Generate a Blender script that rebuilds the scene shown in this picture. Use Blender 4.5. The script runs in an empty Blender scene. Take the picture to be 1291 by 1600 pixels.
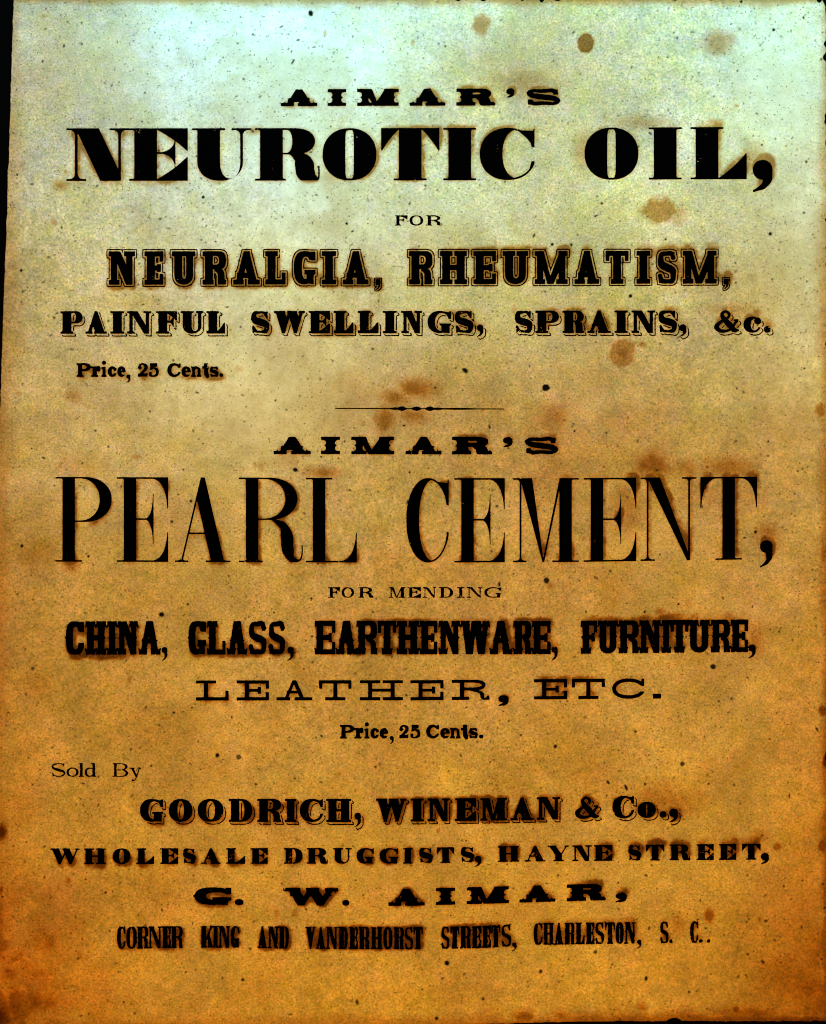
import bpy, math
import numpy as np

# ------------------------------------------------------------------ units
PX = 0.00018                      # one photo pixel on the sheet, in metres
IW, IH = 1291.0, 1600.0
def WX(px): return (np.asarray(px, float) - IW / 2) * PX
def WY(py): return (IH / 2 - np.asarray(py, float)) * PX

sc = bpy.context.scene
rng = np.random.default_rng(7)

# ------------------------------------------------------------------ camera
cam_d = bpy.data.cameras.new('camera')
cam = bpy.data.objects.new('camera', cam_d)
sc.collection.objects.link(cam)
CAM_H = 0.62
cam.location = (0, 0, CAM_H)
cam.rotation_euler = (0, 0, 0)
cam_d.sensor_fit = 'VERTICAL'
cam_d.sensor_height = 24
cam_d.lens = 24 * CAM_H / (IH * PX)
cam_d.clip_start = 0.01
cam_d.clip_end = 20
sc.camera = cam

# ------------------------------------------------------------------ world, lamps, exposure
world = bpy.data.worlds.new('World')
sc.world = world
world.use_nodes = True
bg = world.node_tree.nodes['Background']
bg.inputs['Color'].default_value = (1.0, 0.55, 0.15, 1)
bg.inputs['Strength'].default_value = 0.0

def area(name, loc, target, size, sy, color, power, spread=180):
    d = bpy.data.lights.new(name, 'AREA')
    d.shape = 'RECTANGLE'; d.size = size; d.size_y = sy
    d.color = color; d.energy = power; d.spread = math.radians(spread)
    o = bpy.data.objects.new(name, d)
    sc.collection.objects.link(o)
    o.location = loc
    from mathutils import Vector
    o.rotation_euler = (Vector(target) - Vector(loc)).to_track_quat('-Z', 'Y').to_euler()
    return o

# warm room lamp, high up, behind the camera towards the foot of the sheet
area('warm_room_lamp', (0.10, -0.35, 1.05), (0.0, -0.02, 0), 0.25, 0.25, (1.0, 0.405, 0.004), 11.0)
# cool light of two low window panes falling in over the head of the sheet
area('cool_window_light', (-0.045, 0.158, 0.072), (-0.045, 0.145, 0), 0.18, 0.03, (0.06, 0.46, 1.0), 0.235)
area('cool_window_light', (0.108, 0.152, 0.065), (0.108, 0.140, 0), 0.07, 0.03, (0.10, 0.56, 1.0), 0.098)
# added green fill lamp, unseen, tints the upper half of the sheet
area('green_fill_light', (0.02, 0.180, 0.175), (0.02, 0.09, 0), 0.22, 0.05, (0.30, 1.0, 0.30), 0.295)

sc.view_settings.view_transform = 'Standard'
sc.view_settings.look = 'None'
sc.view_settings.exposure = 0
sc.view_settings.gamma = 1
sc.view_settings.use_curve_mapping = False
sc.cycles.max_bounces = 4
sc.cycles.filter_width = 1.0

# ------------------------------------------------------------------ small numeric helpers
def box_blur(a, r):
    r = int(r)
    if r < 1: return a
    for ax in (0, 1):
        p = np.concatenate([np.repeat(a.take([0], ax), r + 1, ax), a, np.repeat(a.take([-1], ax), r, ax)], ax)
        c = np.cumsum(p, ax, dtype=np.float64)
        n = a.shape[ax]
        a = ((c.take(range(2 * r + 1, 2 * r + 1 + n), ax) - c.take(range(0, n), ax)) / (2 * r + 1)).astype(np.float32)
    return a
def blur(a, s):
    r = max(1, int(round(s * 0.8)))
    return box_blur(box_blur(box_blur(a, r), r), r)
def noise_img(h, w, scale, seed):
    """smooth value noise, roughly 0..1"""
    r = np.random.default_rng(seed)
    gh, gw = int(h / scale) + 4, int(w / scale) + 4
    g = r.random((gh, gw)).astype(np.float32)
    yy = np.arange(h) / scale; xx = np.arange(w) / scale
    y0 = yy.astype(int); x0 = xx.astype(int)
    fy = (yy - y0); fx = (xx - x0)
    fy = (fy * fy * (3 - 2 * fy))[:, None].astype(np.float32); fx = (fx * fx * (3 - 2 * fx))[None, :].astype(np.float32)
    a = g[y0][:, x0]; b = g[y0][:, x0 + 1]; c = g[y0 + 1][:, x0]; d = g[y0 + 1][:, x0 + 1]
    return (a * (1 - fx) + b * fx) * (1 - fy) + (c * (1 - fx) + d * fx) * fy
def fbm(h, w, scale, seed, octs=4):
    t = np.zeros((h, w), np.float32); amp = 1.0; s = 0
    for k in range(octs):
        t += amp * noise_img(h, w, max(1.0, scale / 2 ** k), seed + 17 * k); s += amp; amp *= 0.55
    return t / s
def smooth(x, a, b):
    t = np.clip((x - a) / (b - a), 0, 1)
    return t * t * (3 - 2 * t)
def sheet_z(px, py):
    """gentle waviness of the old sheet, metres"""
    x = np.asarray(px) / IW; y = np.asarray(py) / IH
    return 0.0007 + 0.00022 * np.sin(5.1 * x + 2.3 * y + 0.6) + 0.00020 * np.sin(7.3 * y - 3.1 * x + 1.9) \
        + 0.00008 * np.sin(13.0 * x + 9.0 * y)

# ------------------------------------------------------------------ type foundry: every letter is drawn as polygons
def bez(p0, p1, p2, n=8):
    t = np.linspace(0, 1, n)[:, None]
    return ((1 - t) ** 2 * np.array(p0) + 2 * t * (1 - t) * np.array(p1) + t * t * np.array(p2)).tolist()
def sup(cx, cy, rx, ry, n, a0=0, a1=360, k=48):
    a = np.radians(np.linspace(a0, a1, k)); c, s = np.cos(a), np.sin(a)
    e = 2.0 / n
    return np.stack([cx + rx * np.sign(c) * np.abs(c) ** e, cy + ry * np.sign(s) * np.abs(s) ** e], 1).tolist()

class Glyph:
    def __init__(g, S): g.ops = []; g.S = S
    def add(g, p): g.ops.append((1, np.array(p, float)))
    def sub(g, p): g.ops.append((0, np.array(p, float)))
    def rect(g, x0, y0, x1, y1): g.add([(x0, y0), (x1, y0), (x1, y1), (x0, y1)])
    def cut(g, x0, y0, x1, y1): g.sub([(x0, y0), (x1, y0), (x1, y1), (x0, y1)])
    def serif(g, x0, x1, y, d, l, r, thin=False):
        S = g.S; st = S['st']; bw = S.get('brw', 2); bh = S.get('brh', bw)
        if thin: bw *= S.get('tb', 1.0); bh *= S.get('tb', 1.0)
        g.rect(x0 - l, min(y, y + d * st), x1 + r, max(y, y + d * st))
        ys = y + d * st * 0.98; fang = S.get('fang', 0)
        for sx, xe, L in ((-1, x0, l), (1, x1, r)):
            if L <= 0: continue
            B = min(bw, L)
            if B > 0.3:
                g.add(bez((xe + sx * B, ys), (xe, ys), (xe, ys + d * bh)) + [(xe - sx * 0.2, ys + d * bh), (xe - sx * 0.2, ys)])
            if fang:
                xo = xe + sx * L
                g.add([(xo, y + d * st * .4), (xo - sx * 2.0, ys), (xo - sx * 1.0, ys + d * fang), (xo + sx * 1.2, ys + d * fang * .9), (xo + sx * .6, ys)])
        if S.get('notch'):
            xm = (x0 + x1) / 2; q = S['notch']
            g.sub([(xm - q, y - d * .1), (xm + q, y - d * .1), (xm, y + d * q)])
    def spur(g, x, y, sx):
        q = g.S.get('spur', 0)
        if q: g.add([(x - sx * .5, y - q * 1.1), (x + sx * q, y - q * .35), (x + sx * q, y + q * .35), (x - sx * .5, y + q * 1.1)])
    def stem(g, x0, w, H, y0=0, bl=1, br=1, tl=1, tr=1, sl=None, thin=False, spl=1, spr=0):
        sl = g.S['sl'] if sl is None else sl
        g.rect(x0, y0, x0 + w, H)
        if bl or br: g.serif(x0, x0 + w, y0, 1, bl * sl, br * sl, thin)
        if tl or tr: g.serif(x0, x0 + w, H, -1, tl * sl, tr * sl, thin)
        if spl: g.spur(x0, (y0 + H) / 2, -1)
        if spr: g.spur(x0 + w, (y0 + H) / 2, 1)
    def ring(g, x0, y0, x1, y1, Tl, Tr, t, n=2.2, ni=None):
        g.add(sup((x0 + x1) / 2, (y0 + y1) / 2, (x1 - x0) / 2, (y1 - y0) / 2, n, k=72))
        xi0, xi1 = x0 + Tl, x1 - Tr
        if xi1 - xi0 > 0.6:
            q = np.array(sup((xi0 + xi1) / 2, (y0 + y1) / 2, (xi1 - xi0) / 2, (y1 - y0) / 2 - t, ni or n, k=72))
            cx, cy = (x0 + x1) / 2, (y0 + y1) / 2; tm = min(t, Tl, Tr) * .95
            f = (np.abs((q[:, 0] - cx) / max(.5, (x1 - x0) / 2 - tm)) ** n + np.abs((q[:, 1] - cy) / ((y1 - y0) / 2 - tm)) ** n) ** (1 / n)
            f = np.maximum(f, 1)[:, None]
            g.sub((q - [cx, cy]) / f + [cx, cy])
    def halfd(g, x0, xr, y0, y1, rx, n=2.2, sub=False):
        rx = max(0.5, min(rx, xr - x0))
        p = [(x0, y0)] + sup(xr - rx, (y0 + y1) / 2, rx, (y1 - y0) / 2, n, -90, 90, 28) + [(x0, y1)]
        (g.sub if sub else g.add)(p)
    def bowl(g, xs, y0, y1, W, T, t, frac=.75, n=2.3):
        g.halfd(xs - .3, W, y0, y1, (W - xs) * frac, n)
        if W - T - xs > 0.5:
            g.halfd(xs, W - T, y0 + t, y1 - t, max(.6, (W - T - xs) * (.8 if frac > .7 else .6)), n, sub=True)
    def beak(g, xr, y, d, bh, bw, dx=1):
        """vertical beak at the end of an arm: at (xr,y) growing in d, arm lies on side -dx"""
        S = g.S; t = S['t']; tip = S.get('tip', t * .8)
        if S.get('slab'):
            g.rect(min(xr, xr - dx * bw), min(y, y + d * bh), max(xr, xr - dx * bw), max(y, y + d * bh))
            return
        c = S.get('curv', 0.0)
        a = (xr - dx * tip, y + d * bh); b = (xr - dx * bw, y + d * t * .9)
        m = ((a[0] + b[0]) / 2, (a[1] + b[1]) / 2); k = (xr - dx * tip * 1.4, y + d * t)
        ctrl = (m[0] + (k[0] - m[0]) * c, m[1] + (k[1] - m[1]) * c)
        g.add([(xr, y), (xr, y + d * bh)] + bez(a, ctrl, b) + [(xr - dx * bw, y)])
    def brush(g, pts, ws, n=10, sub=False):
        P = np.array(pts, float); Wd = np.array(ws, float)
        Q = np.vstack([2 * P[0] - P[1], P, 2 * P[-1] - P[-2]]); V = np.concatenate([[Wd[0]], Wd, [Wd[-1]]])
        out = []; wo = []
        for i in range(1, len(Q) - 2):
            for t in np.linspace(0, 1, n, endpoint=False):
                a, b, c, d = Q[i - 1], Q[i], Q[i + 1], Q[i + 2]
                out.append(.5 * (2 * b + (c - a) * t + (2 * a - 5 * b + 4 * c - d) * t * t + (3 * b - a - 3 * c + d) * t ** 3))
                s = t * t * (3 - 2 * t); wo.append(V[i] * (1 - s) + V[i + 1] * s)
        out.append(P[-1]); wo.append(Wd[-1])
        out = np.array(out); wo = np.array(wo)
        tn = np.gradient(out, axis=0); tn /= np.maximum(1e-6, np.linalg.norm(tn, axis=1))[:, None]
        nr = np.stack([-tn[:, 1], tn[:, 0]], 1)
        L = out + nr * wo[:, None] / 2; R = out - nr * wo[:, None] / 2
        for i in range(len(out) - 1): g.add([L[i], L[i + 1], R[i + 1], R[i]])
        for i in range(0, len(out), 2): g.disc(out[i][0], out[i][1], wo[i] / 2)
    def disc(g, x, y, r, ry=None): g.add(sup(x, y, r, ry or r, 2, k=20))
    def fit(g, W, H, y0=0.0):
        A = np.vstack([p for s, p in g.ops if s]); lo, hi = A.min(0), A.max(0)
        s = np.array([W, H - y0]) / (hi - lo)
        g.ops = [(k, (p - lo) * s + np.array([0, y0])) for k, p in g.ops]
    def shift(g, dx, dy=0): g.ops = [(k, p + np.array([dx, dy])) for k, p in g.ops]
    def rot(g, W, H): g.ops = [(k, np.array([W, H]) - p) for k, p in g.ops]

def draw(ch, W, H, S):
    g = Glyph(S)
    T, t, sl, st = S['T'], S['t'], S['sl'], S['st']
    slt = S.get('slt', sl); td = S.get('td', t * 1.2); n = S.get('n', 2.2)
    bar = S.get('bar', t); slab = S.get('slab')
    bh = S.get('bh', .42); Ro = S.get('Ro', T); to = S.get('to', t)   # round stress / round hairline
    # ---- cores
    def acore(W, full=True, serifs=True, barred=True):
        Th = T * 1.05 if not slab else T
        ap = S.get('apex', .5); xa = W * ap
        s2 = slt if serifs else 0; s1 = sl if serifs else 0
        top = max(Th * .3, S.get('atop', 0))
        xr1 = W - s1 * .9; xr0 = xr1 - Th
        xt1 = xa + top * .5
        g.add([(xr0, 0), (xr1, 0), (xt1, H), (xt1 - Th, H)])
        xl = s2 * .9; xt0 = xt1 - max(top, 1)
        g.sub([(-9 - W, -1), (xl, 0), (xt0, H), (xt0, H + 3), (-9 - W, H + 3)])
        g.add([(xl, 0), (xl + td, 0), (xt0 + td, H), (xt0, H)])
        if barred:
            yb = H * S.get('abar', .3)
            xlb = xl + (xt0 - xl) * yb / H; xrb = xr0 + (xt1 - Th - xr0) * yb / H
            g.rect(xlb, yb, xrb + Th * .3, yb + bar)
        if serifs:
            g.serif(xl, xl + td, 0, 1, s2 * .9, s2 * .9 if not S.get('atight') else s2 * .4, True)
            g.serif(xr0, xr1, 0, 1, s1 * .8, s1 * .9)
        if S.get('spur'):
            g.spur(xl + (xt0 - xl) * .42, H * .42, -1); g.spur(xr1 + (xt1 - xr1) * .42, H * .42, 1)
        return (xl, xt0, xr0, xr1, xt1)
    def vee(W, off=0, serifs=True, serif_r=True):
        h = Glyph(S); keep = g.ops; g.ops = []
        acore(W, serifs=False, barred=False)
        ops = g.ops; g.ops = keep
        # inset horizontally for serifs, then turn by 180 degrees
        return [(k, np.array([W, H]) - p + np.array([off, 0])) for k, p in ops]
    def arms(xs, W, top=True, bot=True, mid=True, wt=None):
        wt = wt or W
        bw = S.get('bw', W - xs)
        bw = min(bw, W - xs)
        if top: g.rect(xs, H - t, wt, H); g.beak(wt, H, -1, bh * H, min(bw, wt - xs))
        if bot: g.rect(xs, 0, W, t); g.beak(W, 0, 1, bh * H * S.get('bhb', 1.05), bw)
        if mid:
            ym = H * S.get('ym', .53); xm = xs + (W - xs) * S.get('xm', .62); mh = H * S.get('mh', .25)
            g.rect(xs, ym - bar / 2, xm, ym + bar / 2)
            if slab:
                g.rect(xm - S.get('bw', t), ym - mh, xm, ym + mh)
            else:
                b2 = min(xm - xs, bw * .6)
                for d in (1, -1):
                    tip = S.get('tip', t * .8) * .7
                    a = (xm - tip, ym + d * mh); b = (xm - b2, ym)
                    g.add([(xm, ym), (xm, ym + d * mh)] + bez(a, (xm - tip * 1.5, ym + d * bar * .8), b))
    # ---- capitals
    if ch == 'I':
        w = min(T, W - 2 * min(sl, W * .3)); s = (W - w) / 2
        g.stem(s, w, H, sl=s, spr=1)
    elif ch in 'EFL':
        g.stem(sl, T, H, tl=1, tr=1 if ch == 'L' else 0, br=1 if ch == 'F' else 0)
        if ch == 'L': g.rect(0, 0, W, t); g.beak(W, 0, 1, bh * H * S.get('bhl', 1.15), min(S.get('bw', 1e9), (W - sl - T) * .98))
        else: arms(sl + T, W, bot=ch == 'E')
    elif ch == 'T':
        xs = (W - T) / 2
        g.stem(xs, T, H, tl=0, tr=0, spr=1); g.rect(0, H - t, W, H)
        bw = min(S.get('bw', 1e9), xs * .98)
        g.beak(W, H, -1, bh * H, bw); g.beak(0, H, -1, bh * H, bw, -1)
    elif ch == 'H':
        s = sl; T = min(T, (W - 2 * s) * .40); g.stem(s, T, H); g.stem(W - s - T, T, H, spl=0, spr=1); g.rect(s + T - 1, H * .5 - bar * .5, W - s - T + 1, H * .5 + bar * .5 + .4)
    elif ch == 'N':
        Th = S.get('dg', T * 1.1); xl = slt; xr = W - slt - td
        g.rect(xl, 0, xl + td, H); g.serif(xl, xl + td, 0, 1, slt, slt, True)
        g.rect(xr, 0, xr + td, H); g.serif(xr, xr + td, H, -1, slt, slt, True)
        g.add([(xl + td * .2, H), (xl + Th * .98, H), (xr + td, S.get('nfoot', 0.1) * H), (xr + td, 0), (xr + td - Th * S.get('nf', .45), 0)])
        g.rect(0, H - st, xl + td, H)
        if S.get('brw', 0): g.serif(xl, xl + td, H, -1, slt, 0, True)
        g.spur(xl, H * .5, -1); g.spur(xr + td, H * .5, 1)
    elif ch == 'M':
        Tm = T * S.get('mT', 1.0); xl = slt; xr = W - sl - Tm
        Th = Tm * 1.0
        g.rect(xl, 0, xl + td, H); g.serif(xl, xl + td, 0, 1, slt, slt * .8, True)
        g.stem(xr, Tm, H, tl=0, spl=0, spr=1)
        xb = S.get('mx', .46) * (xl + xr + Tm)
        g.add([(xl + td * .2, H), (xl + Th, H), (xb + td * .4, 0), (xb - td * .4, 0)])
        g.add([(xr + td * .2, H), (xr + td * 1.4, H), (xb + td * .6, 0), (xb - td * .4, 0)])
        g.serif(xl, xl + td, H, -1, slt, 0, True); g.rect(xr - 0.2, H - st, W, H)
        g.spur(xl, H * .5, -1)
    elif ch == 'A': acore(W)
    elif ch in 'VWY':
        if ch == 'V':
            i = sl * .7; g.ops += vee(W - 2 * i, i)
            Tt = T * 1.05
            g.serif(i, i + Tt, H, -1, i, sl * .6); g.serif(W - i - td, W - i, H, -1, slt * .7, i, True)
        elif ch == 'W':
            i = sl * .7; w = (W - 2 * i); vw = w * S.get('vw', .58)
            g.ops += vee(vw, i)
            o2 = vee(vw, i + w - vw); g.ops += [(k, p) for k, p in o2 if k] if False else []
            # second vee: drawn apart and merged so that its cut-away does not bite into the first
            g.merge = [o2]
            Tt = T * 1.05
            g.post = [(i, i + Tt, i, sl * .4), (i + w - td, i + w, slt * .7, i), (i + w - vw, i + w - vw + Tt, 0, sl * .3)]
        else:
            keep = []
            i = sl * .6; yj = H * .42
            Th = T * 1.0
            xc = W * .52
            g.add([(i, H), (i + Th, H), (xc + T * .5, yj), (xc - T * .5, yj)])
            g.add([(W - i - td, H), (W - i, H), (xc + T * .5, yj), (xc + T * .5 - td, yj)])
            g.stem(xc - T / 2, T, yj + 1, tl=0, tr=0)
            g.serif(i, i + Th, H, -1, i, sl * .6); g.serif(W - i - td, W - i, H, -1, slt * .7, i, True)
    elif ch == 'K':
        g.stem(sl, T, H)
        x = sl + T
        g.add([(W - sl - td, H), (W - sl, H), (x + td, H * .38), (x - .3, H * .34), (x - .3, H * .46)])
        g.add([(x + (W - x) * .2, H * .56), (x + (W - x) * .2 + T * .4, H * .66), (W - .6, 0), (W - .6 - T * 1.05, 0)])
        g.serif(W - sl - td, W - sl, H, -1, sl, sl, True); g.serif(W - sl - T, W - sl, 0, 1, sl * .3, sl)
    elif ch == 'U':
        Tr = td if not slab else S.get('uT', T)
        r = S.get('ur', .34) * H
        xr = W - (slt if not slab else sl) - Tr; xl = sl
        g.rect(xl, r, xl + T, H); g.serif(xl, xl + T, H, -1, sl, sl)
        g.rect(xr, r, xr + Tr, H); g.serif(xr, xr + Tr, H, -1, slt, slt, True)
        xc = (xl + xr + Tr) / 2; rx = (xr + Tr - xl) / 2
        g.add(sup(xc, r + .3, rx, r + .3, 2.2, 180, 360, 36))
        xi0, xi1 = xl + T, xr
        g.sub(sup((xi0 + xi1) / 2, r + .4, max(.5, (xi1 - xi0) / 2), max(1, r - to * 1.2), 2.2, 180, 360, 30))
        g.spur(xl, H * .52, -1); g.spur(xr + Tr, H * .52, 1)
    elif ch in 'OQ':
        g.ring(0, 0, W, H, Ro, Ro, to * 1.2, n, S.get('ni'))
    elif ch in 'CG':
        Tr = S.get('cr', to * 1.4)
        g.ring(0, 0, W + (W * .03), H, Ro, Tr + W * .03, to * 1.2, n, n)
        g.cut(W * .5, H * .36 if ch == 'C' else H * .36, W * 1.2, H * (1 - bh * S.get('cb', .86)))
        xin = Ro + (W - Ro) * .45
        g.cut(W, -1, W * 1.3, H + 1)
        bwid = min(T * S.get('cw', .95), W - xin)
        if slab:
            bq = S.get('cbw', S.get('bw', t)); g.rect(W - bq, H * (1 - bh * .9), W, H * .985)
            if ch == 'C' and S.get('cball', 1): g.add(sup(W * .90, H * .30, W * .09 + to * .3, H * .10, 2, k=20)) if S.get('cball2') else None
        else:
            tip = S.get('tip', t * .8)
            g.add([(W, H * .985), (W, H * (1 - bh * .88)), (W - tip, H * (1 - bh * .88))] + bez((W - tip, H * (1 - bh * .88)), (W - bwid * .35, H * .80), (W - bwid, H * .955)) + [(W - tip * 1.6, H * .94), (W - tip, H * .985)])
        if ch == 'G':
            g.cut(W * .55, -1, W * 1.2, H * .36)
            gw = min(T * S.get('gT', .95), W * .48); x1 = W - sl * .75
            yt = H * .44
            g.add([(x1 - gw, 0.03 * H), (x1, 0), (x1, yt), (x1 - gw, yt)])
            g.serif(x1 - gw, x1, yt, -1, sl * .9, sl * .75)
            # base of the bowl up to the stem
            bas = Glyph(S); 
            g.add([(W * .5, 0)] + bez((W * .5, 0), (x1 - gw * .8, 0), (x1 - gw * .2, H * .14)) + [(x1 - gw * .2, H * .22)] + bez((x1 - gw * .5, H * .22), (x1 - gw * 1.0, to * 1.2), (W * .5, to * 1.2)))
        g.spur(0, H * .5, -1)
    elif ch in 'PRBD':
        Tb = S.get('Tb', T); xs = sl + T
        g.stem(sl, T, H, tr=0, br={'P': 1, 'R': S.get('rbr', .6)}.get(ch, 0), tl=1)
        if ch == 'D': g.bowl(xs, 0, H, W, Tb, to, S.get('df', .9), n)
        elif ch == 'P': g.bowl(xs, H * S.get('pj', .45), H, W, Tb, to, S.get('pf', .75), n)
        elif ch == 'B':
            g.bowl(xs, 0, H * .54, W, Tb, to, .7, n)
            q = Glyph(S); keep = g.ops; g.ops = []
            g.bowl(xs, H * .54 - to, H, W * .95, Tb * .95, to, .7, n); o2 = g.ops; g.ops = keep; g.merge = [o2]
        else:
            jl = S.get('rj', .47); curl = S.get('curl', .1)
            wb = W * (1 - curl * S.get('rb', .8))
            g.bowl(xs, H * jl, H, wb, Tb, to, S.get('pf', .75), n)
            if curl > 0:
                lw = T * S.get('lw', .85); xc = W * (1 - curl) - lw * .5
                x0 = xs + (xc - xs) * S.get('rx0', .3)
                t2 = S.get('rt', t)
                g.brush([(x0, H * jl + to * .5), (x0 + (xc - x0) * .75, H * (jl - .07)), (xc, H * (jl - .2)), (xc + lw * .06, H * .16), (xc + lw * .38, H * .04), (W - curl * W * .35, H * .02 + t2 * .3), (W - t2 * .5, H * .10), (W - t2 * .5, H * S.get('ry', .24))],
                        [to, lw * .62, lw, lw * .97, lw * .55, t2 * 1.3, t2, t2 * .9])
                g.cut(-5, -30, W + 9, 0)
            else:
                lw = T * S.get('lw', .98); x1 = W - sl * .6
                x0 = xs + (W - xs) * .12
                g.add([(x0, H * jl + .4), (x0 + lw * .9, H * jl + .4)] + bez((x0 + lw, H * jl + .2), (x1, H * (jl - .02)), (x1, H * .22)) + [(x1, 0), (x1 - lw, 0), (x1 - lw, H * .22)] + bez((x1 - lw, H * .25), (x1 - lw, H * (jl - .08)), (x0, H * jl - bar * .4)))
                g.serif(x1 - lw, x1, 0, 1, 0, sl * .6)
    elif ch in 'Ss':
        sw = S.get('sw', T); m = min(sw, H * .42)
        a = max(to, S.get('st2', to)) 
        g.brush([(W * .86, H * .80), (W * .74, H * .93), (W * .48, H - a * .5), (W * .20, H * .90), (m * .34, H * .735), (W * .22, H * .58), (W * .5, H * .5), (W * .80, H * .41), (W - m * .34, H * .265), (W * .80, H * .09), (W * .52, a * .5), (W * .22, H * .09), (W * .10, H * .24)],
                [a, a * 1.1, a, m * .6, m * .72, m * .92, m, m * .92, m * .72, m * .6, a, a * 1.1, a])
        bhh = bh * .80
        if slab:
            bq = S.get('sbw', S.get('bw', t))
            g.rect(W * .93 - bq, H * (1 - bhh), W * .93, H * .985); g.rect(W * .04, H * .015, W * .04 + bq, H * bhh)
        else:
            tip = S.get('tip', t * .8); q = min(T * .8, W * .32)
            g.add([(W * .92, H), (W * .92, H * (1 - bhh)), (W * .92 - tip, H * (1 - bhh)), (W * .92 - q, H * .955), (W * .92 - tip * 1.8, H * .945), (W * .92 - tip, H)])
            g.add([(W * .06, 0), (W * .06, H * bhh), (W * .06 + tip, H * bhh), (W * .06 + q, H * .045), (W * .06 + tip * 1.8, H * .055), (W * .06 + tip, 0)])
        g.fit(W, H)
        if ch == 's': pass
    elif ch == '&':
        q = S.get('aw', T * .8); h = S.get('ah', t * 1.3)
        P = [(.97, .52), (.86, .40), (.74, .18), (.5, .03), (.2, .05), (.07, .24), (.24, .46), (.52, .64), (.62, .84), (.46, .98), (.30, .84), (.40, .60), (.62, .33), (.82, .08), (1.0, .06)]
        wv = [h, h * 1.2, h * 1.2, q * .5, q * .75, q * .9, q * .6, h * 1.2, q * .55, h * 1.2, q * .6, q * .95, q * 1.1, q * .9, h]
        g.brush([(x * W, y * H) for x, y in P], wv)
        g.rect(W * .80, H * .50, W, H * .50 + max(h, st * .8))
        g.fit(W, H)
    # ---- figures
    elif ch == '2':
        g.brush([(.12, .68), (.2, .88), (.5, .97), (.82, .84), (.80, .62), (.48, .36), (.1, .1)] and [(x * W, y * H) for x, y in [(.14, .70), (.22, .90), (.52, .97), (.84, .80), (.74, .55), (.40, .30), (.10, .08)]], [T * .8, t, t, T * .9, T * .8, t * 1.2, t * 1.3])
        g.disc(W * .2, H * .70, T * .5); g.rect(0, 0, W, t * 1.7); g.rect(W * .86, 0, W, H * .3); g.fit(W, H)
    elif ch == '5':
        g.rect(W * .15, H - t * 1.7, W * .9, H); g.rect(W * .15, H * .5, W * .15 + t * 1.2, H)
        g.brush([(x * W, y * H) for x, y in [(.20, .54), (.5, .64), (.86, .50), (.86, .18), (.5, .04), (.2, .10), (.12, .24)]], [t * .8, t * .8, T * .72, T * .72, t * .8, t, T * .5])
        g.disc(W * .2, H * .24, T * .4); g.fit(W, H)
    # ---- lower case
    elif ch in 'oce':
        if ch == 'o': g.ring(0, 0, W, H, Ro, Ro, to * 1.2, 2.1)
        else:
            g.ring(0, 0, W, H, Ro, Ro * .9 if ch == 'e' else to * 1.4, to * 1.2, 2.1)
            if ch == 'c':
                g.cut(W * .55, H * .36, W * 1.1, H * .66); g.disc(W * .80, H * .72, min(T * .55, W * .2))
            else:
                g.rect(Ro * .7, H * .44, W - Ro * .4, H * .44 + bar); g.cut(W * .55, H * .24, W * 1.1, H * .44)
    elif ch == 'i':
        hx = S['xh'] * H * .95; w = min(T, W * .6); x = (W - w) / 2
        g.rect(x, 0, x + w, hx); g.serif(x, x + w, 0, 1, x, x); g.serif(x, x + w, hx, -1, x, 0); g.disc(W / 2, H + .6, T * .5)
    elif ch == 'l':
        w = min(T, W * .6); x = (W - w) / 2
        g.rect(x, 0, x + w, H); g.serif(x, x + w, 0, 1, x, x); g.serif(x, x + w, H, -1, x, 0)
    elif ch == 'r':
        x = sl; g.rect(x, 0, x + T, H); g.serif(x, x + T, 0, 1, sl, sl); g.serif(x, x + T, H, -1, sl, 0)
        g.brush([(x + T * .5, H * .55), (W * .62, H * .88), (W * .84, H * .90)], [t, t, t * 1.2]); g.disc(W - T * .5, H * .72, T * .52)
    elif ch == 'n':
        T = min(T, W * .29); sl = min(sl, W * .09); x = sl; x2 = W - sl - T
        g.rect(x, 0, x + T, H); g.serif(x, x + T, 0, 1, sl, sl); g.serif(x, x + T, H, -1, sl, 0)
        g.rect(x2, 0, x2 + T, H * .7); g.serif(x2, x2 + T, 0, 1, sl, sl)
        g.brush([(x + T * .6, H * .6), (x + (x2 - x) * .62, H - t * .6), (x2 + T * .4, H * .78), (x2 + T * .5, H * .6)], [t, t * 1.3, T * .85, T])
    elif ch == 't':
        x = W * .26; g.rect(x, H * .16, x + T, H * 1.28); hx = H
        g.rect(0, hx - t * 1.2, W * .92, hx)
        g.brush([(x + T * .5, H * .3), (x + T * .8, H * .06), (W * .86, H * .08), (W - t * .4, H * .26)], [T, T * .8, t, t * .8])
    elif ch == 'd':
        x = W - sl - T; g.rect(x, 0, x + T, H); g.serif(x, x + T, 0, 1, 0, sl); g.serif(x, x + T, H, -1, sl, 0)
        hx = S['xh'] * H; k = Glyph(S); k.ring(0, 0, x + T * .8, hx, Ro, Ro * .6, to * 1.2, 2.1); g.merge = [k.ops]
    elif ch == 'y':
        i = sl * .5
        g.add([(i, H), (i + T * 1.05, H), (W * .58 + T * .3, 0), (W * .58 - T * .4, 0)])
        g.brush([(W - i - td, H - .5), (W * .58, H * .02), (W * .44, -H * .34), (W * .22, -H * .36)], [td, td, t, T * .7])
        g.serif(i, i + T, H, -1, i, sl); g.serif(W - i - td * 1.5, W - i, H, -1, sl, i)
    # ---- points
    elif ch == '.':
        if S.get('sqdot'): g.rect(0, 0, W, min(H, W * .75))
        else: g.add(sup(W / 2, H / 2, W / 2, H / 2, 2.3, k=28))
    elif ch in ",'":
        # box W x H, ball above and tail sweeping to the lower left
        r = min(W * .5, H * .33)
        rx = W * .5
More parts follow.
